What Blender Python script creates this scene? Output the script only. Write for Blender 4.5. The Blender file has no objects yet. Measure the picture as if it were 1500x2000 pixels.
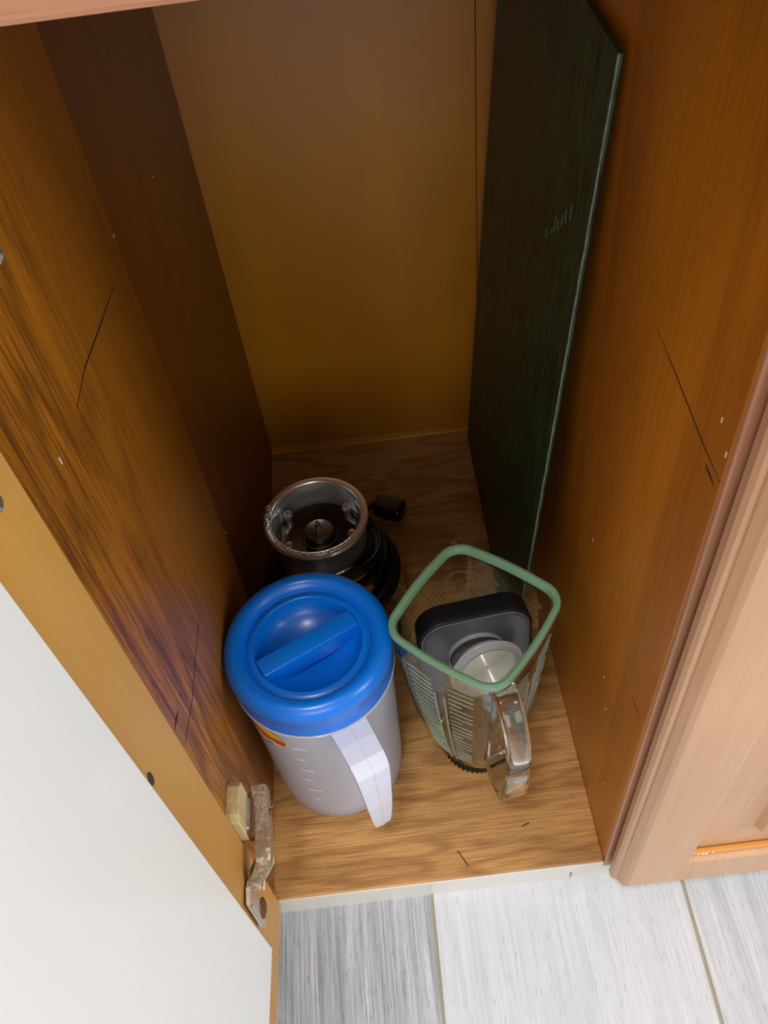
import bpy, bmesh, math, random
from mathutils import Vector, Matrix
C = bpy.context.scene.collection
sc = bpy.context.scene
R = math.radians
random.seed(7)

# ------------------------------------------------------------------ camera
cam_d = bpy.data.cameras.new('camera'); cam = bpy.data.objects.new('camera', cam_d); C.objects.link(cam)
RW = ((0.9921, -0.0878, -0.0891), (-0.1246, -0.7567, -0.6418), (-0.0111, 0.6479, -0.7617))   # world -> (right, down, forward)
M = Matrix(((RW[0][0], -RW[1][0], -RW[2][0]), (RW[0][1], -RW[1][1], -RW[2][1]), (RW[0][2], -RW[1][2], -RW[2][2])))
cam.matrix_world = Matrix.Translation((0.1486, -0.2503, 0.822)) @ M.to_4x4()
cam_d.sensor_fit = 'VERTICAL'; cam_d.sensor_height = 24.0
cam_d.lens = 24.0 * 1676.6 / 2000.0
cam_d.clip_start = 0.01
sc.camera = cam

# ------------------------------------------------------------------ world, lamps, exposure
w = bpy.data.worlds.new('world'); sc.world = w; w.use_nodes = True
w.node_tree.nodes['Background'].inputs[0].default_value = (0.93, 0.97, 1.0, 1)
w.node_tree.nodes['Background'].inputs[1].default_value = 0.50

def area(name, loc, target, size, power, col, sy=None):
    l = bpy.data.lights.new(name, 'AREA'); l.size = size; l.energy = power; l.color = col
    if sy: l.shape = 'RECTANGLE'; l.size_y = sy
    o = bpy.data.objects.new(name, l); C.objects.link(o); o.location = loc
    o.rotation_euler = (Vector(target) - Vector(loc)).to_track_quat('-Z', 'Y').to_euler()
    return o
area('ceiling_lamp', (-0.10, -0.62, 2.35), (0.15, 0.05, 0), 0.34, 17, (1.0, 0.97, 0.93))
area('side_fill', (2.3, -0.9, 1.5), (0.0, -0.2, 0.2), 1.1, 37, (0.95, 0.98, 1.0))  # added fill from the right, brightens the white door back, no visible source
area('front_fill', (0.15, -2.6, 1.5), (0.15, 0.2, 0.3), 1.3, 19, (1.0, 0.98, 0.95))  # added frontal fill from behind the camera, lightens the cabinet interior
vs = sc.view_settings
vs.view_transform = 'Standard'; vs.look = 'None'; vs.gamma = 1; vs.exposure = 0.25; vs.use_curve_mapping = False

# ------------------------------------------------------------------ materials
def lin(c): return tuple(((v/255)/12.92 if v/255 <= .04045 else ((v/255+.055)/1.055)**2.4) for v in c) + (1,)
def newmat(name):
    m = bpy.data.materials.new(name); m.use_nodes = True
    return m, m.node_tree, m.node_tree.nodes['Principled BSDF']
def setp(b, **k):
    names = dict(rough='Roughness', metal='Metallic', coat='Coat Weight', coatr='Coat Roughness', trans='Transmission Weight',
                 ior='IOR', sub='Subsurface Weight', spec='Specular IOR Level', alpha='Alpha')
    for a, v in k.items(): b.inputs[names[a]].default_value = v
def noise(nt, vec, scale, detail=3, rough=.55, dist=0):
    n = nt.nodes.new('ShaderNodeTexNoise'); n.inputs['Scale'].default_value = scale; n.inputs['Detail'].default_value = detail
    n.inputs['Roughness'].default_value = rough; n.inputs['Distortion'].default_value = dist
    if vec is not None: nt.links.new(vec, n.inputs['Vector'])
    return n.outputs['Fac']
def mapping(nt, scale, loc=(0,0,0), rot=(0,0,0)):
    t = nt.nodes.new('ShaderNodeTexCoord'); m = nt.nodes.new('ShaderNodeMapping')
    m.inputs['Scale'].default_value = scale; m.inputs['Location'].default_value = loc; m.inputs['Rotation'].default_value = rot
    nt.links.new(t.outputs['Object'], m.inputs['Vector']); return m.outputs[0]
def ramp(nt, fac, stops):
    r = nt.nodes.new('ShaderNodeValToRGB'); e = r.color_ramp.elements
    while len(e) < len(stops): e.new(.5)
    for i, (p, c) in enumerate(stops): e[i].position = p; e[i].color = c
    nt.links.new(fac, r.inputs[0]); return r.outputs[0]
def math_(nt, op, a, b=None):
    n = nt.nodes.new('ShaderNodeMath'); n.operation = op
    for i, v in enumerate((a, b)):
        if v is None: continue
        if isinstance(v, (int, float)): n.inputs[i].default_value = v
        else: nt.links.new(v, n.inputs[i])
    return n.outputs[0]
def mix(nt, fac, a, b, mode='MIX'):
    n = nt.nodes.new('ShaderNodeMix'); n.data_type = 'RGBA'; n.blend_type = mode
    for i, v in ((0, fac), (6, a), (7, b)):
        if isinstance(v, (int, float)): n.inputs[i].default_value = v
        elif isinstance(v, tuple): n.inputs[i].default_value = v
        else: nt.links.new(v, n.inputs[i])
    return n.outputs[2]
def bump(nt, b, h, strength=.3, dist=.0005):
    n = nt.nodes.new('ShaderNodeBump'); n.inputs['Strength'].default_value = strength; n.inputs['Distance'].default_value = dist
    nt.links.new(h, n.inputs['Height']); nt.links.new(n.outputs[0], b.inputs['Normal'])

def wood(name, light, dark, pore, axis='Z', big=9, K=34, ring=.5, streak=.6, fine=260, rough=.4, coat=.35, coatr=.25, seed=0, bmp=.25, stretch=.13, patch=.35, figure=None):
    """varnished wood: contour rings, stretched streaks and pores along the grain axis"""
    m, nt, b = newmat(name)
    def sc_(a, l): return {'X': (l, a, a), 'Y': (a, l, a), 'Z': (a, a, l)}[axis]
    v1 = mapping(nt, sc_(big, big*stretch), (seed, seed*1.7, seed*.3))
    n1 = noise(nt, v1, 1, 2, .5, .15)
    rg = math_(nt, 'SINE', math_(nt, 'MULTIPLY', n1, K))
    rg = math_(nt, 'ADD', math_(nt, 'MULTIPLY', rg, .5), .5)
    rg = math_(nt, 'POWER', rg, 2.2)
    v2 = mapping(nt, sc_(fine, fine*.03), (seed*2, 0, seed))
    n2 = noise(nt, v2, 1, 3, .6)
    v3 = mapping(nt, sc_(fine*2.2, fine*.11), (seed, 4, 0))
    n3 = noise(nt, v3, 1, 2, .5)
    v4 = mapping(nt, sc_(6, 2), (seed*3, 2, 1))
    n4 = noise(nt, v4, 1, 3, .5)
    if figure:      # heavier grain in the outer part of the plank, plain wood further in
        sp = nt.nodes.new('ShaderNodeSeparateXYZ'); nt.links.new(mapping(nt, (1,1,1)), sp.inputs[0])
        fy = math_(nt, 'ADD', sp.outputs['Y'], math_(nt, 'MULTIPLY', math_(nt, 'SUBTRACT', n4, .5), .16))
        mk = ramp(nt, math_(nt, 'MULTIPLY', fy, 1/figure), [(.25, (1,1,1,1)), (1.0, (.22,.22,.22,1))])
        streak = math_(nt, 'MULTIPLY', mk, streak); rg = math_(nt, 'MULTIPLY', mk, rg)
    col = mix(nt, math_(nt, 'MULTIPLY', rg, ring), lin(light), lin(dark))
    st = ramp(nt, n2, [(.42, (0,0,0,1)), (.66, (1,1,1,1))])
    col = mix(nt, math_(nt, 'MULTIPLY', st, streak), col, lin(dark))
    po = ramp(nt, n3, [(.60, (0,0,0,1)), (.72, (1,1,1,1))])
    pf = math_(nt, 'MULTIPLY', math_(nt, 'MULTIPLY', po, math_(nt, 'ADD', math_(nt, 'MULTIPLY', rg, .7), .3)), math_(nt, 'MULTIPLY', streak, 1.3) if figure else streak*1.3)
    col = mix(nt, pf, col, lin(pore))
    pt = ramp(nt, n4, [(.35, (0,0,0,1)), (.7, (1,1,1,1))])
    col = mix(nt, math_(nt, 'MULTIPLY', pt, patch), col, mix(nt, 1.0, col, lin(dark), 'MULTIPLY'))
    col = mix(nt, math_(nt, 'MULTIPLY', pt, patch*.5), col, lin(dark))
    nt.links.new(col, b.inputs['Base Color'])
    setp(b, rough=rough, coat=coat, coatr=coatr)
    bump(nt, b, math_(nt, 'SUBTRACT', n2, math_(nt, 'MULTIPLY', po, .6)), bmp, .0006)
    return m
def plain(name, rgb, rough=.5, var=.06, scale=40, bmp=0, **k):
    m, nt, b = newmat(name)
    v = mapping(nt, (1,1,1)); n = noise(nt, v, scale, 4)
    c = lin(rgb); d = tuple(x*(1-var*3) for x in c[:3]) + (1,)
    nt.links.new(mix(nt, n, c, d) if var else mix(nt, 0.0, c, c), b.inputs['Base Color'])
    setp(b, rough=rough, **k)
    if bmp: bump(nt, b, n, bmp, .0004)
    return m

MAT = {}
MAT['wall'] = wood('side_wood', (190,118,26), (88,46,12), (32,16,8), 'Z', figure=.15, big=16, K=60, ring=.55, streak=.85, fine=520, seed=3, bmp=.6, coat=.15, coatr=.35)
MAT['rear'] = wood('rear_side_wood', (140,76,26), (92,46,12), (40,20,8), 'Z', big=10, K=18, ring=.3, streak=.3, seed=8)  # darker board, its colour lowered further to deepen the shade at the back
MAT['right'] = wood('partition_wood', (206,126,24), (140,74,10), (66,33,6), 'Z', big=9, K=20, ring=.35, streak=.25, seed=11, rough=.42, coat=.4, coatr=.3)
MAT['back'] = wood('back_panel_wood', (188,122,8), (162,98,4), (84,44,10), 'Z', big=5, K=9, ring=.3, streak=.12, seed=5, rough=.4, coat=.7, coatr=.38, bmp=.05)
MAT['shelf'] = wood('shelf_wood', (216,163,96), (134,84,36), (58,32,14), 'X', big=22, K=40, ring=.5, streak=.6, fine=650, seed=21, rough=.5, coat=.12, coatr=.3, bmp=.3, stretch=.22)
MAT['batten'] = wood('batten_wood', (236,170,60), (196,128,36), (84,44,12), 'X', big=12, K=14, ring=.3, streak=.3, seed=6)
MAT['stile'] = wood('door_back_wood', (206,156,78), (182,128,44), (124,80,30), 'Z', big=8, K=9, ring=.35, streak=.12, seed=14, rough=.5, coat=.15, coatr=.35, bmp=.08)
MAT['edge'] = wood('partition_edge_wood', (168,116,84), (130,78,52), (70,40,26), 'Z', big=14, K=12, ring=.3, streak=.3, seed=9, rough=.4, coat=.3)
MAT['front'] = wood('door_front_wood', (200,156,118), (172,120,78), (120,80,50), 'Z', big=9, K=12, ring=.35, streak=.22, seed=31, rough=.42, coat=.3, coatr=.3, bmp=.08)
MAT['bead'] = wood('lit_bead_wood', (212,146,66), (170,104,40), (110,60,22), 'X', big=12, K=12, ring=.3, streak=.3, seed=33, rough=.35, coat=.5, coatr=.2)  # varnished bead, its golden tone carries the light caught on the rail lip
MAT['rail'] = wood('rail_wood', (196,138,104), (164,100,66), (110,62,36), 'X', big=9, K=12, ring=.35, streak=.3, seed=41)
MAT['shim'] = wood('shim_wood', (206,184,132), (170,140,92), (110,86,50), 'Z', big=40, K=20, ring=.3, streak=.5, seed=2, rough=.8, coat=0)
MAT['laminate'] = plain('white_laminate', (236,235,232), .42, .015, 8, coat=.15)
MAT['void'] = plain('dark_interior', (40,30,24), .9)

# ------------------------------------------------------------------ mesh helpers
def fin(name, bm, m, parent=None, smooth=False, org=None):
    if org is not None: bmesh.ops.translate(bm, verts=bm.verts, vec=-Vector(org))
    bmesh.ops.recalc_face_normals(bm, faces=bm.faces)
    me = bpy.data.meshes.new(name); bm.to_mesh(me); bm.free()
    if smooth:
        for p in me.polygons: p.use_smooth = True
        try: me.set_sharp_from_angle(angle=R(38))
        except Exception: pass
    if m: me.materials.append(m)
    o = bpy.data.objects.new(name, me); C.objects.link(o)
    if parent: o.parent = parent
    return o
def root(name, loc, label, cat, group=None):
    o = bpy.data.objects.new(name, None); o.empty_display_size = .05; C.objects.link(o)
    o.location = loc; o['label'] = label; o['category'] = cat
    if group: o['group'] = group
    return o
def box(a, b, bev=0, seg=2, bm=None):
    bm = bm or bmesh.new()
    t = bmesh.new()
    vs_ = [t.verts.new((x, y, z)) for x in (a[0], b[0]) for y in (a[1], b[1]) for z in (a[2], b[2])]
    for f in ((0,1,3,2),(4,6,7,5),(0,4,5,1),(2,3,7,6),(0,2,6,4),(1,5,7,3)): t.faces.new([vs_[i] for i in f])
    bmesh.ops.recalc_face_normals(t, faces=t.faces)
    if bev: bmesh.ops.bevel(t, geom=t.edges[:], offset=bev, segments=seg, profile=.5, affect='EDGES')
    me = bpy.data.meshes.new('t'); t.to_mesh(me); t.free(); bm.from_mesh(me); bpy.data.meshes.remove(me)
    return bm
def skin_rings(bm, rings, closed_u=True, cap0=False, cap1=False, loop=False):
    vv = [[bm.verts.new(p) for p in r] for r in rings]
    n = len(vv[0]); L = len(vv)
    for i in range(L if loop else L-1):
        A, B = vv[i], vv[(i+1) % L]
        for j in range(n if closed_u else n-1):
            k = (j+1) % n
            bm.faces.new((A[j], A[k], B[k], B[j]))
    if cap0: bm.faces.new(vv[0][::-1])
    if cap1: bm.faces.new(vv[-1])
    return vv
def lathe(prof, n=64, cx=0, cy=0, cap0=False, cap1=False, loop=False, bm=None, a0=0, a1=None):
    bm = bm or bmesh.new()
    full = a1 is None
    rings = []
    m_ = n if full else n+1
    for r, z in prof:
        rings.append([(cx + r*math.cos(a0 + (2*math.pi if full else a1-a0)*j/n), cy + r*math.sin(a0 + (2*math.pi if full else a1-a0)*j/n), z) for j in range(m_)])
    skin_rings(bm, rings, full, cap0, cap1, loop)
    return bm
def spline(pts, sub=8, closed=False):
    P = [Vector(p) for p in pts]; out = []; n = len(P)
    for i in range(n if closed else n-1):
        g = lambda k: P[k % n] if closed else P[max(0, min(n-1, k))]
        p0, p1, p2, p3 = g(i-1), g(i), g(i+1), g(i+2)
        for s in range(sub):
            t = s/sub
            out.append(.5*((2*p1) + (p2-p0)*t + (2*p0-5*p1+4*p2-p3)*t*t + (3*p1-p0-3*p2+p3)*t**3))
    if not closed: out.append(P[-1])
    return out
def sweep(path, sect, bm=None, up=(0,0,1), caps=True, scale=None):
    """sect: list of (u,v); or callable(i,t)->list"""
    bm = bm or bmesh.new(); rings = []; n = len(path)
    up = Vector(up)
    for i, p in enumerate(path):
        p = Vector(p); a = Vector(path[max(0, i-1)]); b = Vector(path[min(n-1, i+1)])
        t = (b-a).normalized()
        s = t.cross(up)
        if s.length < 1e-4: s = t.cross(Vector((0,1,0)))
        s.normalize(); u2 = s.cross(t).normalized()
        sec = sect(i/(n-1)) if callable(sect) else sect
        rings.append([p + s*u + u2*v for u, v in sec])
    skin_rings(bm, rings, True, caps, caps)
    return bm
def circ(r, n=10): return [(r*math.cos(2*math.pi*k/n), r*math.sin(2*math.pi*k/n)) for k in range(n)]
def rrect(hw, hh, rad, seg=4):
    out = []
    for cx_, cy_, a in ((hw-rad, hh-rad, 0), (-hw+rad, hh-rad, 90), (-hw+rad, -hh+rad, 180), (hw-rad, -hh+rad, 270)):
        for k in range(seg+1):
            t = R(a + 90*k/seg); out.append((cx_ + rad*math.cos(t), cy_ + rad*math.sin(t)))
    return out

W, D, YJ = .300, .5726, .2496
ZF = -.047       # floor level
ZT = .80         # top of the carcass

# ================================================================== SETTING: floor and skirting
fb = box((-1.6, -2.2, ZF-.03), (1.8, .75, ZF-.0012))
MAT['grout'] = plain('beige_grout', (168,160,136), .9, .1, 60)
floor = fin('floor', fb, MAT['grout']); floor['kind'] = 'structure'
def tilemat(name, light, dark, seed, amt):
    m, nt, b = newmat(name)
    v1 = mapping(nt, (560, 9, 1), (seed, 0, 0)); n1 = noise(nt, v1, 1, 4, .65)
    v2 = mapping(nt, (70, 5, 1), (0, seed, 0)); n2 = noise(nt, v2, 1, 4, .6, .3)
    v3 = mapping(nt, (900, 60, 1), (seed, 3, 0)); n3 = noise(nt, v3, 1, 2, .5)
    s = ramp(nt, n1, [(.40, (0,0,0,1)), (.68, (1,1,1,1))])
    c = mix(nt, math_(nt, 'MULTIPLY', s, amt), lin(light), lin(dark))
    q = ramp(nt, n2, [(.40, (0,0,0,1)), (.70, (1,1,1,1))])
    c = mix(nt, math_(nt, 'MULTIPLY', q, amt*.8), c, lin(dark))
    q3 = ramp(nt, n3, [(.62, (0,0,0,1)), (.70, (1,1,1,1))])
    c = mix(nt, math_(nt, 'MULTIPLY', q3, amt*.8), c, lin(tuple(x*.75 for x in dark)))
    nt.links.new(c, b.inputs['Base Color']); setp(b, rough=.45)
    bump(nt, b, n1, .15, .0003)
    return m
TM = [tilemat('tile_pale', (212,212,215), (174,176,181), 1, .55), tilemat('tile_grey', (196,197,200), (122,124,128), 5, .8), tilemat('tile_silver', (206,206,209), (160,162,167), 9, .65)]
gx = [-.5755, -.3375, -.0995, .1385, .3765, .6145, .8525]
for i in range(len(gx)-1):
    for (y0, y1, mm) in ((-.86, .06, [2,0,1,0,2,0][i]), (-1.78, -.863, [0,2,0,1,0,2][i])):
        bm = box((gx[i]+.0016, y0, ZF-.008), (gx[i+1]-.0016, y1, ZF), .0008, 1)
        bmesh.ops.rotate(bm, verts=bm.verts, cent=(.1385, 0, 0), matrix=Matrix.Rotation(R(-1.3), 3, 'Z'))
        fin('tile', bm, TM[mm], floor)
MAT['skirt'] = plain('cream_skirting_tile', (216,211,202), .35, .03, 12, coat=.3)
sb = box((-.02, .011, ZF-.002), (.66, .016, -.004))
skb = fin('baseboard_front', sb, MAT['grout']); skb['kind'] = 'structure'
for a, b in ((-.02, .2722), (.2735, .66)):
    fin('skirting_tile', box((a, .002, ZF-.001), (b, .011, -.0195), .0008, 1), MAT['skirt'], skb)

wbk = fin('wall_back', box((-1.6, D+.022, ZF-.03), (1.8, D+.08, 2.3)), plain('painted_wall', (214,208,196), .8, .02, 5)); wbk['kind'] = 'structure'  # unseen wall put in to stop light leaking through the back seam
# ================================================================== OPEN CABINET
cab = root('kitchen_cabinet', (0, 0, 0), 'open wooden base cabinet with orange brown interior, holding pitcher and jar', 'cabinet')
# base board with chipped front edge
bm = box((-.006, .0, -.019), (W, D+.01, 0), .0012, 2)
fin('base_board', bm, MAT['shelf'], cab)
MAT['lip'] = plain('dark_board_edge', (92,62,40), .7, .15, 120, .2)
fin('edge_strip', box((-.003, -.0012, -.0185), (W, .0002, -.0015), .0004, 1), MAT['skirt'], cab)
fin('side_panel', box((-.022, 0, -.03), (-.0048, YJ, ZT), .0012, 2), MAT['wall'], cab)
fin('side_panel', box((-.024, YJ+.0008, -.03), (-.0058, D+.02, ZT), .0008, 1), MAT['rear'], cab)
fin('partition', box((W, .0005, -.02), (W+.018, D+.02, ZT), .003, 3), MAT['right'], cab)
fin('partition_edge', box((W+.0004, -.0006, -.012), (W+.0176, .003, ZT), .0015, 2), MAT['edge'], cab)
fin('back_panel', box((-.008, D+.012, -.01), (.2772, D+.018, ZT)), MAT['back'], cab)
fin('back_panel', box((.2782, D+.0122, -.01), (W, D+.018, ZT)), MAT['back'], cab)
bm = box((-.006, D, 0), (.3, D+.0125, .0045), .0015, 2)
fin('batten', bm, MAT['batten'], cab)
fin('top_rail', box((-.4, -.001, .741), (W+.3, .019, ZT), .002, 2), MAT['rail'], cab)
fin('top_board', box((-.4, -.028, ZT), (W+.35, D+.03, ZT+.025), .002, 2), MAT['front'], cab)
# scratches on base board
sm = plain('scratch_dark', (70,44,26), .9)
for (x, y, l, a) in ((.1725, .017, .017, -62), (.236, .041, .008, 20)):
    b_ = box((-l/2, -.0005, -.0001), (l/2, .0005, .00025))
    bmesh.ops.rotate(b_, verts=b_.verts, cent=(0,0,0), matrix=Matrix.Rotation(R(a), 3, 'Z')); bmesh.ops.translate(b_, verts=b_.verts, vec=(x, y, 0))
    fin('scratch', b_, sm, cab)

# hairline cracks and pale nicks on the side panels
crk = plain('crack_dark', (38,18,8), .9); nick = plain('nick_pale', (206,192,170), .8)
def crack(x, pts, w_):
    n_ = len(pts); P_ = []
    for i in range(n_-1):
        for k in range(6):
            t = k/6; P_.append((x, pts[i][0]*(1-t)+pts[i+1][0]*t + random.uniform(-.0005, .0005), pts[i][1]*(1-t)+pts[i+1][1]*t))
    P_.append((x, pts[-1][0], pts[-1][1]))
    m_ = len(P_)
    g = sweep(P_, lambda t: [(w_*(.25+math.sin(math.pi*t)), 0), (0, .00022), (-w_*(.25+math.sin(math.pi*t)), 0), (0, -.0001)], up=(1, 0, 0))
    return fin('crack', g, crk, cab)
crack(-.0047, [(.2106,.524), (.1654,.5304), (.1166,.5379), (.0857,.5369)], .0005)
crack(-.0047, [(.1119,.2979), (.0444,.3020), (.0099,.3111)], .0004)
crack(-.0047, [(.0217,.3312), (.0140,.3345), (.0074,.3348)], .0012)
crack(W-.0001, [(.1057,.5235), (.0733,.5209), (.0267,.5157), (.0035,.5148)], .0005)
crack(W-.0001, [(.0207,.5095), (.0073,.5077)], .0008)
crack(W-.0001, [(.0293,.2596), (.0129,.2605)], .0006)
for x, y, z, a_ in ((-.0047, .0446, .5419, 1.6), (-.0047, .3949, .4972, .8), (-.0047, .2471, .5369, .7), (-.0047, .2513, .2315, .8),
                 (W, .1524, .2836, 1.0), (W, .0174, .5414, 1.2), (W, .0057, .531, 1.2), (W, .081, .1955, 1.0), (W, .0655, .1701, 1.0), (W, .0382, .0847, 1.0)):
    fin('nick', box((x-.0003, y-.0006, z-.0014*a_), (x+.0003, y+.0006, z+.0014*a_), .00028, 2), nick, cab)

# open door: frame of plain wood with a white laminate sheet on its back
door = bpy.data.objects.new('door', None); C.objects.link(door); door.parent = cab
door.location = (-.0005, -.0015, 0); door.rotation_euler = (0, 0, R(-2.6))
DW, DZ0, DZ1 = .345, -.0105, .748
fr = bmesh.new()
box((-.020, -.048, DZ0), (0, 0, DZ1), .0012, 2, fr); box((-.020, -DW, DZ0), (0, -DW+.045, DZ1), .0012, 2, fr)
box((-.0198, -DW+.045, DZ0), (-.0002, -.048, .031), .0008, 1, fr); box((-.0198, -DW+.045, DZ1-.04), (-.0002, -.048, DZ1), .0008, 1, fr)
fin('door_frame', fr, MAT['stile'], door)
o = fin('laminate_sheet', box((-.012, -DW+.038, .029), (.0012, -.0465, DZ1-.035), .0006, 2), MAT['laminate'], door); o['label'] = 'smooth white laminate sheet'
dk = plain('knot_dark', (58,46,40), .6)
b_ = lathe([(0.0001, .0004), (.0030, .0004), (.0036, .0001)], 16, cap0=False)
bmesh.ops.rotate(b_, verts=b_.verts, cent=(0,0,0), matrix=Matrix.Rotation(R(90), 3, 'Y')); bmesh.ops.scale(b_, verts=b_.verts, vec=(1,.8,1.8)); bmesh.ops.translate(b_, verts=b_.verts, vec=(.0001, -.0425, .379))
fin('screw_plug', b_, dk, door)

# hinges
def rust(name, base, rustc, metal, rough, thr):
    m, nt, b = newmat(name)
    n = noise(nt, mapping(nt, (1,1,1)), 320, 5, .7); n2 = noise(nt, mapping(nt, (1,1,1)), 90, 4, .6)
    f = ramp(nt, math_(nt, 'ADD', math_(nt, 'MULTIPLY', n, .6), math_(nt, 'MULTIPLY', n2, .4)), [(thr-.05, (0,0,0,1)), (thr+.06, (1,1,1,1))])
    nt.links.new(mix(nt, f, lin(base), lin(rustc)), b.inputs['Base Color'])
    nt.links.new(math_(nt, 'MULTIPLY', math_(nt, 'SUBTRACT', 1.0, f), metal), b.inputs['Metallic']); setp(b, rough=rough)
    bump(nt, b, n, .5, .0005); return m
MAT['hinge'] = rust('rusty_hinge_steel', (176,166,140), (128,98,72), .75, .38, .47)
MAT['hbright'] = rust('worn_hinge_steel', (214,210,196), (140,104,74), .9, .28, .6)
MAT['rustb'] = plain('brown_rust', (126,76,46), .9, .25, 300, .5)
def hinge(z0, lab):
    h = bpy.data.objects.new('hinge', None); C.objects.link(h); h.parent = cab; h.location = (0, 0, z0); h['label'] = lab
    # wood packer on the side wall
    b = bmesh.new(); rr = [(-.0005,.000), (.030,-.002), (.034,.004), (.034,.034), (.028,.040), (.004,.042), (-.0005,.036)]
    lo = [b.verts.new((-.0052, y, z)) for y, z in rr]; hi = [b.verts.new((.0050, y*.97, z*.97)) for y, z in rr]
    b.faces.new(lo); b.faces.new(hi[::-1])
    for i in range(len(rr)): b.faces.new((lo[i], lo[(i+1) % 7], hi[(i+1) % 7], hi[i]))
    bmesh.ops.bevel(b, geom=b.edges[:], offset=.0008, segments=1, affect='EDGES')
    fin('wood_packer', b, MAT['shim'], h)
    # mounting plate
    fin('mounting_plate', box((.0045, .000, -.006), (.0105, .034, .010), .0012, 2), MAT['rustb'], h)
    fin('mounting_plate', box((.0045, .002, .011), (.0080, .027, .017), .0012, 2), MAT['hbright'], h)
    # channel-shaped arm with a crank toward the door
    sec = [(-.0080, -.007), (-.0080, .003), (-.0068, .0044), (.0068, .0044), (.0080, .003), (.0080, -.007), (.0066, -.007), (.0064, .002), (-.0064, .002), (-.0066, -.007)]
    path = [(.0150, .040, .004), (.0160, .030, .002), (.0170, .012, -.001), (.0175, -.008, -.004), (.0172, -.0155, -.006), (.012, -.0200, -.013), (.0072, -.0230, -.020), (.0062, -.029, -.024)]
    b = bmesh.new(); sweep(path, sec, b, up=(1, 0, 0))
    fin('hinge_arm', b, MAT['hinge'], h)
    # bright folded side edge and crank rim
    b = bmesh.new(); sweep([(p[0]+.0036, p[1], p[2]-.0078) for p in path], circ(.0011, 6), b, up=(0, 0, 1)); fin('arm_edge', b, MAT['hbright'], h)
    # cup plate on the door stile
    b = bmesh.new(); rr = [(-.0255,-.034), (-.0255,-.016), (-.031,-.012), (-.0445,-.014), (-.0462,-.070), (-.0400,-.074)]
    lo = [b.verts.new((-.0002, y, z)) for y, z in rr]; hi = [b.verts.new((.0032, y, z)) for y, z in rr]
    b.faces.new(lo); b.faces.new(hi[::-1])
    for i in range(6): b.faces.new((lo[i], lo[(i+1) % 6], hi[(i+1) % 6], hi[i]))
    bmesh.ops.bevel(b, geom=b.edges[:], offset=.0008, segments=2, affect='EDGES')
    fin('cup_plate', b, MAT['hbright'], h)
    fin('plate_lip', sweep([(.0036, -.0445, -.016), (.0040, -.0452, -.040), (.0034, -.0460, -.070)], circ(.0014, 6), up=(1,0,0)), MAT['hbright'], h)
    for (y, z, r_, mm) in ((-.0335, -.062, .0085, 'rustb'), (-.0255, -.078, .0045, 'hbright'), (.020, .000, .003, 'rustb')):
        x0 = (.0030 if z > -.07 else -.0004) if y < 0 else .0205
        b = lathe([(.0003, .0030), (r_*.5, .0028), (r_*.9, .0016), (r_, 0)], 18, cap0=True)
        bmesh.ops.rotate(b, verts=b.verts, cent=(0,0,0), matrix=Matrix.Rotation(R(90), 3, 'Y')); bmesh.ops.translate(b, verts=b.verts, vec=(x0, y, z))
        fin('screw', b, MAT[mm], h)
    b = lathe([(.0003, .0036), (.0026, .0034), (.0036, .0016), (.0036, 0)], 16, cap0=True)
    bmesh.ops.translate(b, verts=b.verts, vec=(.0165, .030, .0))
    bmesh.ops.rotate(b, verts=b.verts, cent=(.0165, .030, 0), matrix=Matrix.Rotation(R(180), 3, 'X')); bmesh.ops.translate(b, verts=b.verts, vec=(.002, 0, -.0085))
    fin('screw', b, MAT['hbright'], h)
    return h
hinge(.156, 'lower rusty concealed hinge')
hinge(.669, 'upper concealed hinge')

# ================================================================== NEIGHBOUR CABINET (right)
nb = root('neighbour_cabinet', (W+.02, 0, 0), 'closed tan cabinet to the right with raised panel door', 'cabinet')
OX = (W+.02, 0, 0)
fin('carcass', box((W+.0186, .001, -.016), (W+.37, D, ZT-.002)), MAT['right'], nb, org=OX)
dr = bpy.data.objects.new('door', None); C.objects.link(dr); dr.parent = nb
x0, x1, z0, z1 = .3048, .648, -.0135, .752
def rr_(ins, y, r=0): return [(x0+ins, y, z0+ins), (x1-ins, y, z0+ins), (x1-ins, y, z1-ins), (x0+ins, y, z1-ins)]
b = bmesh.new()
st = [(.0, -.0045), (.0, -.0100), (.0016, -.0132), (.0040, -.0140), (.0044, -.0160), (.0078, -.0218), (.0112, -.0240), (.0135, -.0240), (.0560, -.0240), (.0578, -.0232), (.0592, -.0205), (.0610, -.0165), (.0625, -.0150)]
skin_rings(b, [rr_(i_, y_) for i_, y_ in st], True, True, False)
fin('door_frame', b, MAT['front'], dr, org=OX)
b = bmesh.new()
st = [(.0620, -.0060), (.0620, -.0148), (.098, -.0140), (.1060, -.0150), (.1085, -.0215), (.1120, -.0232), (.1300, -.0236)]
skin_rings(b, [rr_(i_, y_) for i_, y_ in st], True, False, True)
fin('raised_panel', b, MAT['front'], dr, org=OX)
b = box((x0+.0600, -.0205, z0+.0610), (x1-.061, -.0150, z0+.0680), .0018, 3)
o = fin('bead', b, MAT['bead'], dr, org=OX); o['label'] = 'glossy bead along the panel bottom, golden tone painted as caught light'
wp = plain('white_chip', (226,222,212), .8)
for (x, z, s_) in ((.3735, .0545, .0022), (.3765, .0548, .0026), (.3700, .0545, .0014), (.3820, .0548, .0012)):
    fin('paint_chip', box((x-s_/2, -.0212, z-.0016), (x+s_/2, -.0199, z-.0004), .0003, 1), wp, dr, org=OX)

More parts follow.
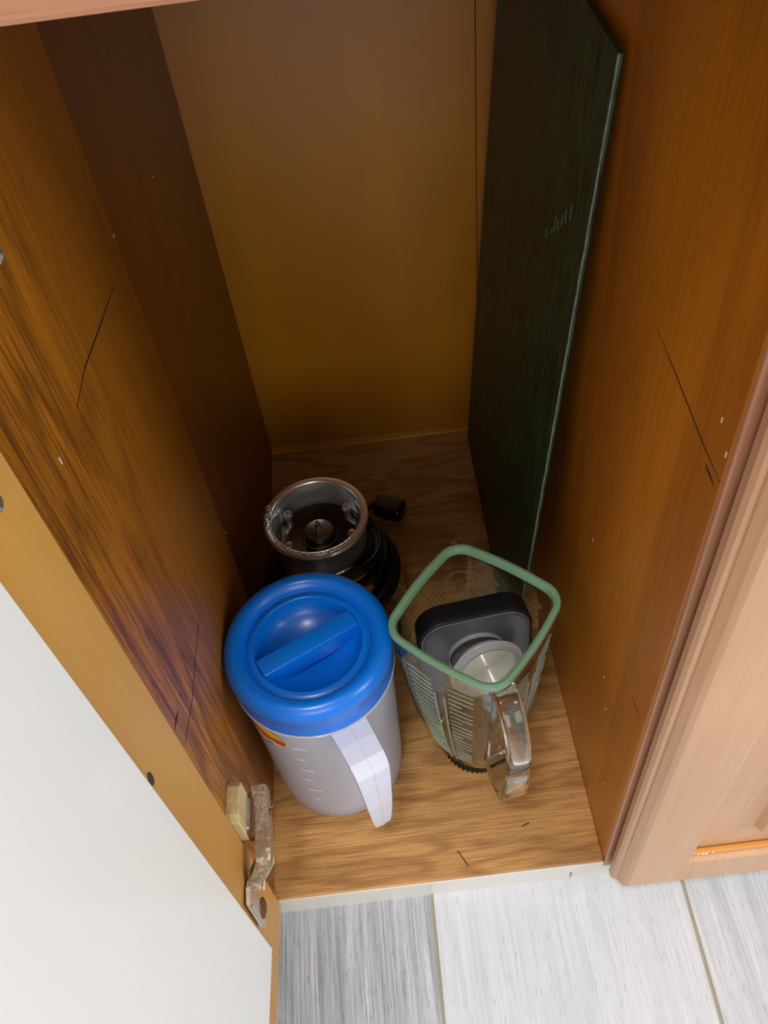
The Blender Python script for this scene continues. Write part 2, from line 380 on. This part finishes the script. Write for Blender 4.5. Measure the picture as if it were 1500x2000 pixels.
# ================================================================== DARK GREEN BOARD leaning in the cabinet
def greenmat():
    m, nt, b = newmat('dark_green_board')
    v = mapping(nt, (130, 130, 20)); n = noise(nt, v, 1, 6, .7, .8)
    n2 = noise(nt, mapping(nt, (1,1,.5)), 22, 4, .6); n3 = noise(nt, mapping(nt, (200, 200, 22)), 1, 4, .65, .5)
    c = ramp(nt, n, [(.32, lin((26,24,10))), (.50, lin((14,70,40))), (.68, lin((62,100,52)))])
    c = mix(nt, ramp(nt, n2, [(.45, (0,0,0,1)), (.65, (1,1,1,1))]), c, lin((16,74,50)))
    c = mix(nt, math_(nt, 'MULTIPLY', ramp(nt, n3, [(.50, (0,0,0,1)), (.60, (1,1,1,1))]), .85), c, lin((10,12,6)))
    nt.links.new(c, b.inputs['Base Color']); setp(b, rough=.5, coat=.12, coatr=.3)
    bump(nt, b, n3, .9, .003); return m
MAT['green'] = greenmat(); MAT['gedge'] = plain('pale_worn_edge', (150,160,146), .6, .3, 200, .5)
A0 = Vector((.2591, .5602, .0004)); B0 = Vector((.2558, .2185, .0004)); T0 = Vector((.2932, .2052, .6255))
gb = root('green_board', tuple(B0), 'tall dark green marbled board leaning against the right side of the cabinet', 'board')
ey = (A0-B0).normalized(); ez = (T0-B0); ez = (ez - ey*ez.dot(ey)*0).normalized(); L = (T0-B0).length; LY = (A0-B0).length
nx = ey.cross(ez).normalized()
if nx.x < 0: nx = -nx
TH = .0026
NY, NZ = 12, 60
def edge_off(j): return .0003*math.sin(j*1.9)+.0003*math.sin(j*4.7+1)
rings = []
for k in range(NZ+1):
    z = L*k/NZ
    f0 = edge_off(k)
    lift = .0015*math.sin(k*.35)
    rings.append([ey*f0 + ez*z, ey*LY + ez*z, ey*LY + ez*z + nx*TH, ey*f0 + ez*z + nx*TH])
b = bmesh.new(); skin_rings(b, [[tuple(p) for p in r] for r in rings], True, True, True)
fin('board_slab', b, MAT['green'], gb)
b = bmesh.new(); rings = []
for k in range(NZ+1):
    z = L*k/NZ; f0 = edge_off(k); t0 = .0002 + .0003*math.sin(k*2.3) + (.0004 if k > 38 else 0)
    rings.append([tuple(ey*(f0+t0) + ez*z - nx*.0003), tuple(ey*(f0-.0006) + ez*z - nx*.0002), tuple(ey*(f0-.0006) + ez*z + nx*(TH*.35)), tuple(ey*(f0+t0*.3) + ez*z + nx*(TH*.35))])
skin_rings(b, rings, True, True, True)
o = fin('board_edge', b, MAT['gedge'], gb); o['label'] = 'pale chipped front edge'
# faint chalk scrawl on the board
ck = plain('chalk', (96,120,92), .9)
for i, (s, hgt, tl) in enumerate(((.0, .007, .3), (.012, .005, -.2), (.019, .011, .15), (.026, .006, .5), (.033, .010, -.1), (.041, .009, .2), (.050, .010, .1))):
    p = B0*0 + ey*(.0905 - s*1.05) + ez*(.462 + s*.92)
    q = p + ez*hgt + ey*tl*hgt
    t_ = .0005
    bb = bmesh.new(); skin_rings(bb, [[tuple(p - ey*t_ - nx*.0004), tuple(p + ey*t_ - nx*.0004), tuple(p + ey*t_ + nx*.0002), tuple(p - ey*t_ + nx*.0002)], [tuple(q - ey*t_ - nx*.0004), tuple(q + ey*t_ - nx*.0004), tuple(q + ey*t_ + nx*.0002), tuple(q - ey*t_ + nx*.0002)]], True, True, True)
    fin('chalk_mark', bb, ck, gb)

# ================================================================== PITCHER
PC = (.0655, .1290)
pit = root('pitcher', (PC[0], PC[1], 0), 'frosted white plastic pitcher with a round blue lid', 'pitcher')
m, nt, b_ = newmat('frosted_plastic'); b_.inputs['Base Color'].default_value = lin((232,234,244))
setp(b_, rough=.38, trans=.55, ior=1.25, sub=.0, coat=.1); MAT['frost'] = m
m, nt, b_ = newmat('handle_plastic'); b_.inputs['Base Color'].default_value = lin((226,228,242))
setp(b_, rough=.35, trans=.22, ior=1.3, coat=.2); MAT['frosth'] = m
m, nt, b_ = newmat('blue_plastic'); b_.inputs['Base Color'].default_value = lin((0,112,216))
setp(b_, rough=.30, coat=.25, coatr=.2, spec=.45); MAT['blue'] = m
out = [(.0, .0002), (.052, .0002), (.0570, .0015), (.0595, .006), (.0605, .03), (.0625, .12), (.0640, .1855), (.0668, .1865), (.0671, .1895), (.0650, .1905), (.0640, .1905), (.0640, .196)]
inn = [(.0625, .196), (.0622, .186), (.0605, .12), (.0588, .03), (.0575, .008), (.053, .0045), (.0, .004)]
b = lathe([(max(r, .0004), z) for r, z in out+inn], 96); fin('body', b, MAT['frost'], pit, True)
PK = pit; pit.scale = (1.03, 1.03, 1.022)
# graduation ribs on the body
for i in range(6):
    zz = .05 + i*.022; rr1 = .0607 + (zz-.03)*.0222
    b = lathe([(rr1, zz-.0004), (rr1+.0005, zz), (rr1, zz+.0004)], 8, a0=R(-112), a1=R(-112+(11 if i % 2 else 7)))
    fin('graduation_mark', b, MAT['frosth'], pit)
lid = bpy.data.objects.new('lid', None); C.objects.link(lid); lid.parent = pit; lid['label'] = 'glossy bright blue lid'
prof = [(.0640, .1915), (.0662, .1905), (.0667, .193), (.0660, .197), (.0658, .206), (.0668, .209), (.0677, .2125), (.0680, .2165)]
for k in range(1, 13):
    t = R(k*14.0); prof.append((.0588 + .0092*math.cos(t), .2165 + .0115*math.sin(t)))
prof += [(.0502, .2200), (.0496, .2195), (.0486, .2200), (.0478, .2206), (.0440, .2206), (.0434, .2200), (.0430, .2180)]
for k in range(1, 11):
    t = k/10; rr1 = .0430*(1-t); prof.append((max(rr1, .0004), .2180 - .022*math.sqrt(max(0, 1-(rr1/.0430)**2))))
b = lathe(prof, 96); fin('lid_top', b, MAT['blue'], lid, True)
# grip bar across the well
b = bmesh.new(); ca = R(26.5)
bar = box((-.0425, -.0082, .200), (.0425, .0082, .2206), .0009, 3)
rot = Matrix.Rotation(ca, 3, 'Z'); bmesh.ops.rotate(bar, verts=bar.verts, cent=(0,0,0), matrix=rot)
fin('grip_bar', bar, MAT['blue'], lid, True)
# strap handle
az = R(-67); hd = Vector((math.cos(az), math.sin(az), 0))
hp = [(.0636, .1875, .0150), (.080, .1885, .0145), (.0955, .1870, .0142), (.1015, .1830, .0140), (.1045, .1760, .0136), (.1045, .150, .0125), (.1030, .110, .0108), (.1000, .075, .0088), (.0975, .056, .0072)]
b = bmesh.new(); rings = []
sd = Vector((-math.sin(az), math.cos(az), 0))
n = len(hp)
for i, (r_, z_, hw) in enumerate(hp):
    a_, c_ = hp[max(0, i-1)], hp[min(n-1, i+1)]
    t = (hd*(c_[0]-a_[0]) + Vector((0,0,c_[1]-a_[1]))).normalized(); nn = sd.cross(t).normalized()
    if nn.dot(hd + Vector((0,0,1))) < 0: nn = -nn
    p = hd*r_ + Vector((0,0,z_))
    d = .0105 if 0 < i < n-1 else .0085    # depth of the flanges
    th = .0016
    pr = [(-hw, 0), (-.001, .0005), (0, .0010), (.001, .0005), (hw, 0), (hw, -d), (hw-th, -d), (hw-th, -th), (0, -th), (-hw+th, -th), (-hw+th, -d), (-hw, -d)]
    rings.append([tuple(p + sd*u + nn*v) for u, v in pr])
skin_rings(b, rings, True, True, True)
bmesh.ops.bevel(b, geom=[e for e in b.edges if e.calc_face_angle(0) > 1.0], offset=.0005, segments=1, affect='EDGES')
fin('handle', b, MAT['frosth'], pit)
# printed sticker on the left side
m, nt, b_ = newmat('printed_sticker')
v = mapping(nt, (1,1,1)); sx = nt.nodes.new('ShaderNodeSeparateXYZ'); nt.links.new(v, sx.inputs[0])
zz = math_(nt, 'ADD', math_(nt, 'MULTIPLY', math_(nt, 'SUBTRACT', sx.outputs['Z'], .150), 25.0), math_(nt, 'MULTIPLY', noise(nt, v, 90, 2), .35))
cr = nt.nodes.new('ShaderNodeValToRGB'); cr.color_ramp.interpolation = 'CONSTANT'; e = cr.color_ramp.elements
for i, (p_, c_) in enumerate([(0, (60,20,20)), (.22, (236,226,214)), (.34, (206,60,30)), (.52, (226,130,24)), (.66, (238,196,40)), (.90, (60,120,50))]):
    if i >= 2: e.new(.5)
for i, (p_, c_) in enumerate([(0, (60,20,20)), (.22, (236,226,214)), (.34, (206,60,30)), (.52, (226,130,24)), (.66, (238,196,40)), (.90, (60,120,50))]):
    e[i].position = p_; e[i].color = lin(c_)
nt.links.new(zz, cr.inputs[0]); nt.links.new(cr.outputs[0], b_.inputs['Base Color']); setp(b_, rough=.4)
bb = bmesh.new(); rings = []
for k in range(19):
    t = k/18; ang = R(196 + 48*t); hh = .0165*math.sin(math.pi*min(1, max(.0, .06+t*.94)))**.55 + .0005
    zc = .168 - .004*t
    r_ = lambda z: .0642 + (z-.192)*.0236 + .00035
    rings.append([(r_(zc-hh)*math.cos(ang), r_(zc-hh)*math.sin(ang), zc-hh), (r_(zc)*math.cos(ang), r_(zc)*math.sin(ang), zc), (r_(zc+hh)*math.cos(ang), r_(zc+hh)*math.sin(ang), zc+hh)])
skin_rings(bb, rings, False)
fin('printed_sticker', bb, m, pit, True)

# ================================================================== BLENDER JAR
JC = (.2030, .1290); JA = 3.2233
jar = root('blender_jar', (JC[0], JC[1], 0), 'square tapered green tinted glass blender jar with thick glass handle', 'jar')
def glass(name, col, dens, dcol, rough=0.0):
    m, nt, b = newmat(name); b.inputs['Base Color'].default_value = col
    setp(b, rough=rough, trans=1, ior=1.47)
    va = nt.nodes.new('ShaderNodeVolumeAbsorption'); va.inputs['Density'].default_value = dens; va.inputs['Color'].default_value = dcol
    nt.links.new(va.outputs[0], nt.nodes['Material Output'].inputs['Volume'])
    return m
MAT['glass'] = glass('green_glass', (1,1,1,1), 34, (.52, .88, .64, 1), .02)
MAT['hglass'] = glass('clear_green_glass', (1,1,1,1), 9, (.60, .9, .72, 1), .06)
MAT['rib'] = plain('pale_green_rib', (222,236,222), .2, 0, trans=.8, ior=1.45)
m, nt, b_ = newmat('green_rim_glass'); b_.inputs['Base Color'].default_value = lin((150,196,158)); setp(b_, rough=.18, trans=.45, ior=1.45, coat=.6, coatr=.08); MAT['rimglass'] = m
def sq(R_, z, rad, rot_=JA, n=8, soft=.0):
    """rounded square whose rounded corner lies at distance R_ from the axis"""
    h = (R_ - rad)/math.sqrt(2) + rad      # half side
    pts = []
    for (sx_, sy_, a) in ((1,1,0), (-1,1,90), (-1,-1,180), (1,-1,270)):
        for k in range(n+1):
            t = R(a + 90*k/n); pts.append(((h-rad)*sx_ + rad*math.cos(t), (h-rad)*sy_ + rad*math.sin(t)))
    # bulge the sides slightly, by adding a mid point
    out_ = []
    N_ = len(pts)
    for i, p in enumerate(pts):
        out_.append(p); q = pts[(i+1) % N_]
        if (i+1) % (n+1) == 0:
            for s in (.17, .33, .5, .67, .83):
                x_, y_ = p[0]*(1-s)+q[0]*s, p[1]*(1-s)+q[1]*s
                bl = 1 + .035*math.sin(math.pi*s)
                out_.append((x_*bl, y_*bl))
    ca, sa = math.cos(rot_-math.pi/4), math.sin(rot_-math.pi/4)
    return [(x*ca-y*sa, x*sa+y*ca, z) for x, y in out_]
def jarR(z):
    T = [(.020, .0330), (.026, .0385), (.036, .0440), (.06, .0495), (.10, .0565), (.15, .0620), (.20, .0660), (.232, .0680), (.24, .0690)]
    for (a, ra), (b2, rb) in zip(T, T[1:]):
        if z <= b2: return ra + (rb-ra)*max(0, z-a)/(b2-a)
    return T[-1][1]
def rad_(z): return min(.021, max(.020, jarR(z)*.36)) if z > .03 else jarR(z)*.75
rings = []
N = 44
for k in range(N+1):
    z = .020 + (.232-.020)*k/N
    rib = .0004 if (k % 2 == 0 and 5 < k < 40) else 0
    rings.append(sq(jarR(z)+rib, z, rad_(z)))
rings += [sq(.0688, .2335, .021), sq(.0640, .2335, .0175)]
rim_rings = [sq(.0688, .2337, .021), sq(.0704, .2355, .0213), sq(.0708, .2375, .0215), sq(.0700, .2400, .021), sq(.0675, .2408, .019), sq(.0650, .2398, .0175), sq(.0634, .237, .0165), sq(.0636, .2337, .0165)]
for k in range(22):
    z = .230 - (.230-.034)*k/21
    rings.append(sq(jarR(z)-.0040, z, max(.012, rad_(z)-.004)))
rings.append(sq(.026, .0295, .018)); rings.append(sq(.004, .029, .003))
b = bmesh.new(); skin_rings(b, rings, True, True, True)
fin('jar_body', b, MAT['glass'], jar, True)
b = bmesh.new(); skin_rings(b, rim_rings, True, loop=True)
o = fin('jar_rim', b, MAT['rimglass'], jar, True); o['label'] = 'thick pale green glass rim'
# vertical ribs of the moulded pattern on the two front faces, and raised level marks
def face_pt(face, u, z, off=0):
    """face: azimuth of its normal; u: -1..1 across"""
    rd = rad_(z); Rz = jarR(z); h = (Rz-rd)/math.sqrt(2)+rd
    nrm = Vector((math.cos(face), math.sin(face), 0)); tg = Vector((-math.sin(face), math.cos(face), 0))
    s = (u+1)/2; bl = 1 + .035*math.sin(math.pi*min(1, max(0, s)))
    return nrm*(h*bl+off) + tg*u*(h-rd)*bl + Vector((0,0,z))
for f_ in (JA+math.pi/4, JA+3*math.pi/4):
    for u in (-.15, .15) if f_ > JA+1 else (-.2, .1):
        pth = [face_pt(f_, u, .035+.15*k/10, .0003) for k in range(11)]
        bb = bmesh.new(); sweep(pth, [(-.0012, 0), (0, .0010), (.0012, 0), (0, -.0008)], bb, up=tuple(Vector((math.cos(f_), math.sin(f_), 0))))
        fin('moulded_rib', bb, MAT['rib'], jar, True)
for fi, f_ in enumerate((JA+math.pi/4, JA-math.pi/4, JA+3*math.pi/4, JA-3*math.pi/4)):
    for k in range(20):
        z = .042 + k*.0085
        for (u0, u1) in ((-.98, -.24), (.24, .98)):
            if u0 > 0 and fi in (0, 2): u1 = .98 if k % 4 else .62
            ps = [face_pt(f_, u0+(u1-u0)*s_/6, z + (.005*abs(u0+(u1-u0)*s_/6)), .0001) for s_ in range(7)]
            bb = bmesh.new(); sweep(ps, [(-.0005, 0), (0, .0008), (.0005, 0), (0, -.0003)], bb, up=(math.cos(f_), math.sin(f_), 0))
            fin('moulded_line', bb, MAT['rib'], jar)
# collar
MAT['blackp'] = plain('black_plastic', (13,13,14), .5, .05, 30, spec=.3)
prof = [(.016, .0005), (.0300, .0005), (.0325, .002), (.0335, .016), (.0322, .0185), (.0300, .0196), (.0255, .0198), (.016, .0195)]
b = lathe(prof, 60, loop=True); o = fin('base_collar', b, MAT['blackp'], jar, True)
for k in range(44):
    a = 2*math.pi*k/44
    bb = box((.0322, -.0008, .002), (.0340, .0008, .0160), .0004, 1); bmesh.ops.rotate(bb, verts=bb.verts, cent=(0,0,0), matrix=Matrix.Rotation(a, 3, 'Z'))
    fin('grip_ridge', bb, MAT['blackp'], o)
# handle: thick glass strap
az = R(-79.5); hd = Vector((math.cos(az), math.sin(az), 0)); sd = Vector((-math.sin(az), math.cos(az), 0))
key = [(.0615, .226), (.070, .2275), (.0815, .2235), (.0925, .212), (.0995, .195), (.1020, .172), (.0990, .150), (.0985, .125), (.0955, .100), (.0885, .083), (.0760, .0755), (.0620, .0745), (.0500, .075)]
path = spline([tuple(hd*r_ + Vector((0,0,z_))) for r_, z_ in key], 5)
def hs(t):
    w_ = .0105 - .0012*math.sin(math.pi*t*2) ; d_ = .0062 - .0012*math.sin(math.pi*t)
    return rrect(d_, w_, .0030, 3)
b = sweep(path, hs, up=tuple(sd))
bm2 = b
fin('handle', b, MAT['hglass'], jar, True)
# small pouring bump at the far corner
b = bmesh.new(); bmesh.ops.create_uvsphere(b, u_segments=20, v_segments=12, radius=.0065)
ff = JA - math.pi/2
bmesh.ops.scale(b, verts=b.verts, vec=(1.1, .8, .8)); bmesh.ops.translate(b, verts=b.verts, vec=(math.cos(ff)*.0700, math.sin(ff)*.0700, .2355))
fin('pouring_spout', b, MAT['glass'], jar, True)

# ================================================================== BLACK LID inside the jar
lc = Vector((JC[0]+.0010, JC[1]-.0020, .1805)); T = R(84); ro = R(6)
u = Vector((math.cos(ro), math.sin(ro), 0)); v = Vector((-math.sin(ro)*math.cos(T), math.cos(ro)*math.cos(T), math.sin(T))); nrm = u.cross(v)
LM = Matrix((u, v, nrm)).transposed().to_4x4()
jl = root('jar_cover', tuple(lc), 'black rounded square blender jar cover tilted inside the glass jar', 'cover')
jl.rotation_euler = LM.to_euler(); jl.scale = (.97, .97, .97)
m, nt, b_ = newmat('charcoal_plastic'); b_.inputs['Base Color'].default_value = lin((74,75,80)); setp(b_, rough=.28, coat=.3, coatr=.15); MAT['char'] = m
HS = .0500
b = bmesh.new(); rg = []
for (s, z, r_) in ((HS-.003, -.0215, .021), (HS-.0006, -.0210, .023), (HS, -.012, .024), (HS+.0005, -.001, .024), (HS, .0, .024), (HS-.0010, .0004, .0235), (HS-.0022, -.0002, .023)):
    rg.append([(x, y, z) for x, y in rrect(s, s*.97, r_, 6)])
skin_rings(b, rg, True, True, False); fin('lid_rim', b, MAT['blackp'], jl, True)
b = bmesh.new(); rg = []
for (s, z, r_) in ((HS-.0020, .0006, .0225), (HS-.0035, .0010, .0210), (HS-.0050, .0002, .0200), (HS-.0075, -.0008, .0190), (.0275, -.0010, .0270), (.0255, .0, .0254), (.0245, .0, .0244)):
    rg.append([(x, y, z) for x, y in rrect(s, s*.98, r_, 6)])
skin_rings(b, rg, True); fin('lid_plate', b, MAT['char'], jl, True)
m, nt, b_ = newmat('clear_grey_plastic'); b_.inputs['Base Color'].default_value = lin((214,214,218)); setp(b_, rough=.25, trans=.55, ior=1.4, coat=.3); MAT['clear'] = m
MAT['clear2'] = plain('smoky_plastic', (118,117,120), .3, .02, 30, coat=.3)
b = lathe([(.0243, -.004), (.0250, .0040), (.0262, .0044), (.0258, .0012), (.0252, -.004)], 56, loop=True)
fin('filler_well', lathe([(.0004, -.0042), (.0200, -.0040), (.0246, -.0012), (.0249, .0005)], 40), MAT['clear2'], jl, True)
o = fin('filler_ring', b, MAT['clear'], jl, True); o['label'] = 'translucent grey ring around the filler hole'
# measuring cap resting askew over the hole
m, nt, b_ = newmat('frosted_cap'); b_.inputs['Base Color'].default_value = lin((206,202,188)); setp(b_, rough=.33, trans=.15, ior=1.4, coat=.3); MAT['cap'] = m
cc = lc + u*.0050 - v*.0040 + nrm*.0142
cp = root('measuring_cap', tuple(cc), 'small translucent round cap with concentric grooves resting on the black lid', 'cap')
ct = Matrix.Rotation(R(-14), 4, 'X') @ Matrix.Identity(4)
cp.rotation_euler = (LM @ Matrix.Rotation(R(-2), 4, 'X') @ Matrix.Rotation(R(6), 4, 'Y')).to_euler()
b = lathe([(.0195, -.0060), (.0200, -.0005), (.0250, .0), (.0256, .0006), (.0252, .0014), (.0225, .0016), (.0215, .0028), (.0205, .0030), (.0200, .0012), (.0186, .0006), (.0180, -.0055)], 60, loop=True)
fin('cap_brim', b, MAT['clear'], cp, True); cp.scale = (1.25, 1.25, 1.25)
pr = [(.0190, .0007)]
r_ = .0180
while r_ > .0035:
    pr += [(r_, .0007), (r_-.0004, .0014), (r_-.0008, .0007)]; r_ -= .0014
pr += [(.0004, .0007)]
b = lathe(pr, 60); fin('grooved_disc', b, MAT['cap'], cp, True)

# ================================================================== BLENDER BASE
BC = (.0735, .2885)
bb_ = root('blender_motor', (BC[0], BC[1], 0), 'shiny chrome blender motor base behind the blue lidded pitcher', 'blender')
m, nt, b_ = newmat('chrome'); b_.inputs['Base Color'].default_value = (.42, .41, .40, 1); setp(b_, metal=1, rough=.07); MAT['chrome'] = m
m, nt, b_ = newmat('bright_chrome'); b_.inputs['Base Color'].default_value = (.93, .94, .94, 1); setp(b_, metal=.9, rough=.22); MAT['chrome2'] = m
m, nt, b_ = newmat('dark_metal'); b_.inputs['Base Color'].default_value = (.28, .25, .23, 1); setp(b_, metal=1, rough=.35); MAT['dmet'] = m
m, nt, b_ = newmat('dark_cup'); b_.inputs['Base Color'].default_value = (.12, .11, .10, 1); setp(b_, metal=1, rough=.18); MAT['dfloor'] = m
prof = [(.0004, .004), (.066, .004), (.0715, .008), (.0730, .016), (.0725, .024), (.0735, .032), (.0738, .050), (.0722, .066), (.0692, .082), (.0655, .098), (.0662, .1005), (.0625, .106), (.0585, .120), (.0545, .134), (.0500, .146), (.0470, .156), (.0455, .160)]
prof = [(a*1.07 if z < .13 else a, z) for a, z in prof]
fin('housing', lathe(prof, 80), MAT['chrome'], bb_, True)
foot = plain('rubber_black', (16,16,17), .6)
for k in range(4):
    a = R(45+90*k); b = lathe([(.0004, 0), (.008, 0), (.0085, .001), (.0075, .0045)], 16, cx=.056*math.cos(a), cy=.056*math.sin(a)); fin('foot', b, foot, bb_, True)
prof = [(.0452, .156), (.0458, .160), (.0470, .1855), (.0500, .1905), (.0506, .1935), (.0500, .1952), (.0468, .1960), (.0432, .1952), (.0425, .1935), (.0418, .170), (.0415, .166), (.0395, .1645), (.0004, .1640)]
prof = [(a*1.01, z) for a, z in prof]
col = fin('jar_ring', lathe(prof, 90), MAT['chrome2'], bb_, True); col['label'] = 'polished chrome ring for the jar'
# drive hub
fin('cup_floor', lathe([(.0004, .1646), (.0385, .1648), (.0402, .1660), (.0405, .1675)], 60), MAT['dfloor'], bb_, True)
fin('ring_lip', lathe([(.0438, .1948), (.0446, .1962), (.0452, .1956), (.0446, .1946)], 80, loop=True), MAT['chrome2'], bb_, True)
hub = fin('drive_hub', lathe([(.0004, .1742), (.0125, .1742), (.0138, .1736), (.0142, .1720), (.0142, .1640)], 40), MAT['dmet'], bb_, True)
b = box((-.0030, -.0030, .174), (.0030, .0030, .181), .0008, 2); bmesh.ops.rotate(b, verts=b.verts, cent=(0,0,0), matrix=Matrix.Rotation(R(20), 3, 'Z')); fin('drive_stud', b, MAT['dmet'], hub)
b = lathe([(.0020, .1805), (.0020, .1865), (.0012, .1872), (.0004, .1872)], 14); fin('drive_pin', b, MAT['dmet'], hub, True)
fin('hub_rim', lathe([(.0178, .1640), (.0180, .1660), (.0172, .1668), (.0164, .1655)], 48), MAT['dmet'], bb_, True)
# support lugs standing inside the ring
for a, hh in ((212, .0095), (148, .0135), (32, .0135), (-20, .0085), (250, .006)):
    a = R(a); g = bmesh.new()
    rr0 = .0345
    lathe([(.0004, .165+hh+.0065), (.0034, .165+hh+.006), (.0050, .165+hh+.003), (.0050, .165+hh+.001), (.0036, .165+hh-.001), (.0036, .164)], 16, cx=rr0*math.cos(a), cy=rr0*math.sin(a), bm=g)
    fin('support_lug', g, MAT['chrome2'], bb_, True)
for a, hh in ((165, .006), (178, .004)):
    a = R(a); g = lathe([(.0004, .2035), (.0026, .2028), (.0036, .2005), (.0030, .1975), (.0018, .196), (.0018, .1945)], 14, cx=.0466*math.cos(a), cy=.0466*math.sin(a))
    bmesh.ops.scale(g, verts=g.verts, vec=(1, 1, 1)); fin('rim_pin', g, MAT['chrome2'], bb_, True)
# embossed worn lettering on the ring (illegible in the photograph: short strokes)
g = bmesh.new(); random.seed(3)
a = 188
while a < 318:
    if random.random() > .12:
        t = box((-.00035, -.0016, -.0003), (.00035, .0016, .0007))
        if random.random() > .4: box((-.0003, random.choice((-.0013, 0, .0010)), 0), (.0010, random.choice((-.0010, .0003, .0013)) + .0001, .0007), bm=t)
        bmesh.ops.rotate(t, verts=t.verts, cent=(0,0,0), matrix=Matrix.Rotation(R(a+90), 3, 'Z'))
        bmesh.ops.translate(t, verts=t.verts, vec=(.0466*math.cos(R(a)), .0466*math.sin(R(a)), .1958))
        me = bpy.data.meshes.new('t'); t.to_mesh(me); g.from_mesh(me); bpy.data.meshes.remove(me)
    a += 2.3
    t = None
o = fin('embossed_lettering', g, MAT['chrome2'], col)
# power cord wound round the neck, with its plug lying behind
MAT['cord'] = plain('black_cord', (14,14,15), .28, .03, 50, coat=.5)
def rn(z):   # housing radius
    T_ = [(.066, .0772), (.082, .0740), (.098, .0700), (.120, .0625), (.134, .0545), (.146, .0500), (.160, .0465), (.19, .0475)]
    for (a_, ra), (b2, rb) in zip(T_, T_[1:]):
        if z <= b2: return ra + (rb-ra)*max(0, z-a_)/(b2-a_)
    return .0475
CR = .0033
for (a0, a1, z0_, z1_, of) in ((-100, 120, .150, .128, 0), (-112, 95, .137, .1210, .0), (-122, 80, .124, .112, .001), (-128, 70, .110, .100, .001), (-80, 60, .160, .140, .004)):
    pts = []
    for k in range(25):
        t = k/24; a = R(a0+(a1-a0)*t); z = z0_+(z1_-z0_)*t + .005*math.sin(t*5+a0); r_ = rn(z)+CR+.0006+of+.0012*math.sin(t*7+a0)
        pts.append((r_*math.cos(a), r_*math.sin(a), z))
    fin('power_cord', sweep(pts, circ(CR, 10)), MAT['cord'], bb_, True)
pts = spline([(.055, .045, .112), (.060, .070, .090), (.052, .105, .040), (.040, .150, .0120), (.050, .166, .0100), (.060, .162, .0100)], 8)
fin('power_cord', sweep(pts, circ(.0033, 10)), MAT['cord'], bb_, True)
b = box((-.021, -.012, .0), (.017, .013, .022), .005, 3); bmesh.ops.rotate(b, verts=b.verts, cent=(0,0,0), matrix=Matrix.Rotation(R(-28), 3, 'Z')); bmesh.ops.translate(b, verts=b.verts, vec=(.072, .154, .0005))
fin('plug', b, MAT['cord'], bb_, True)
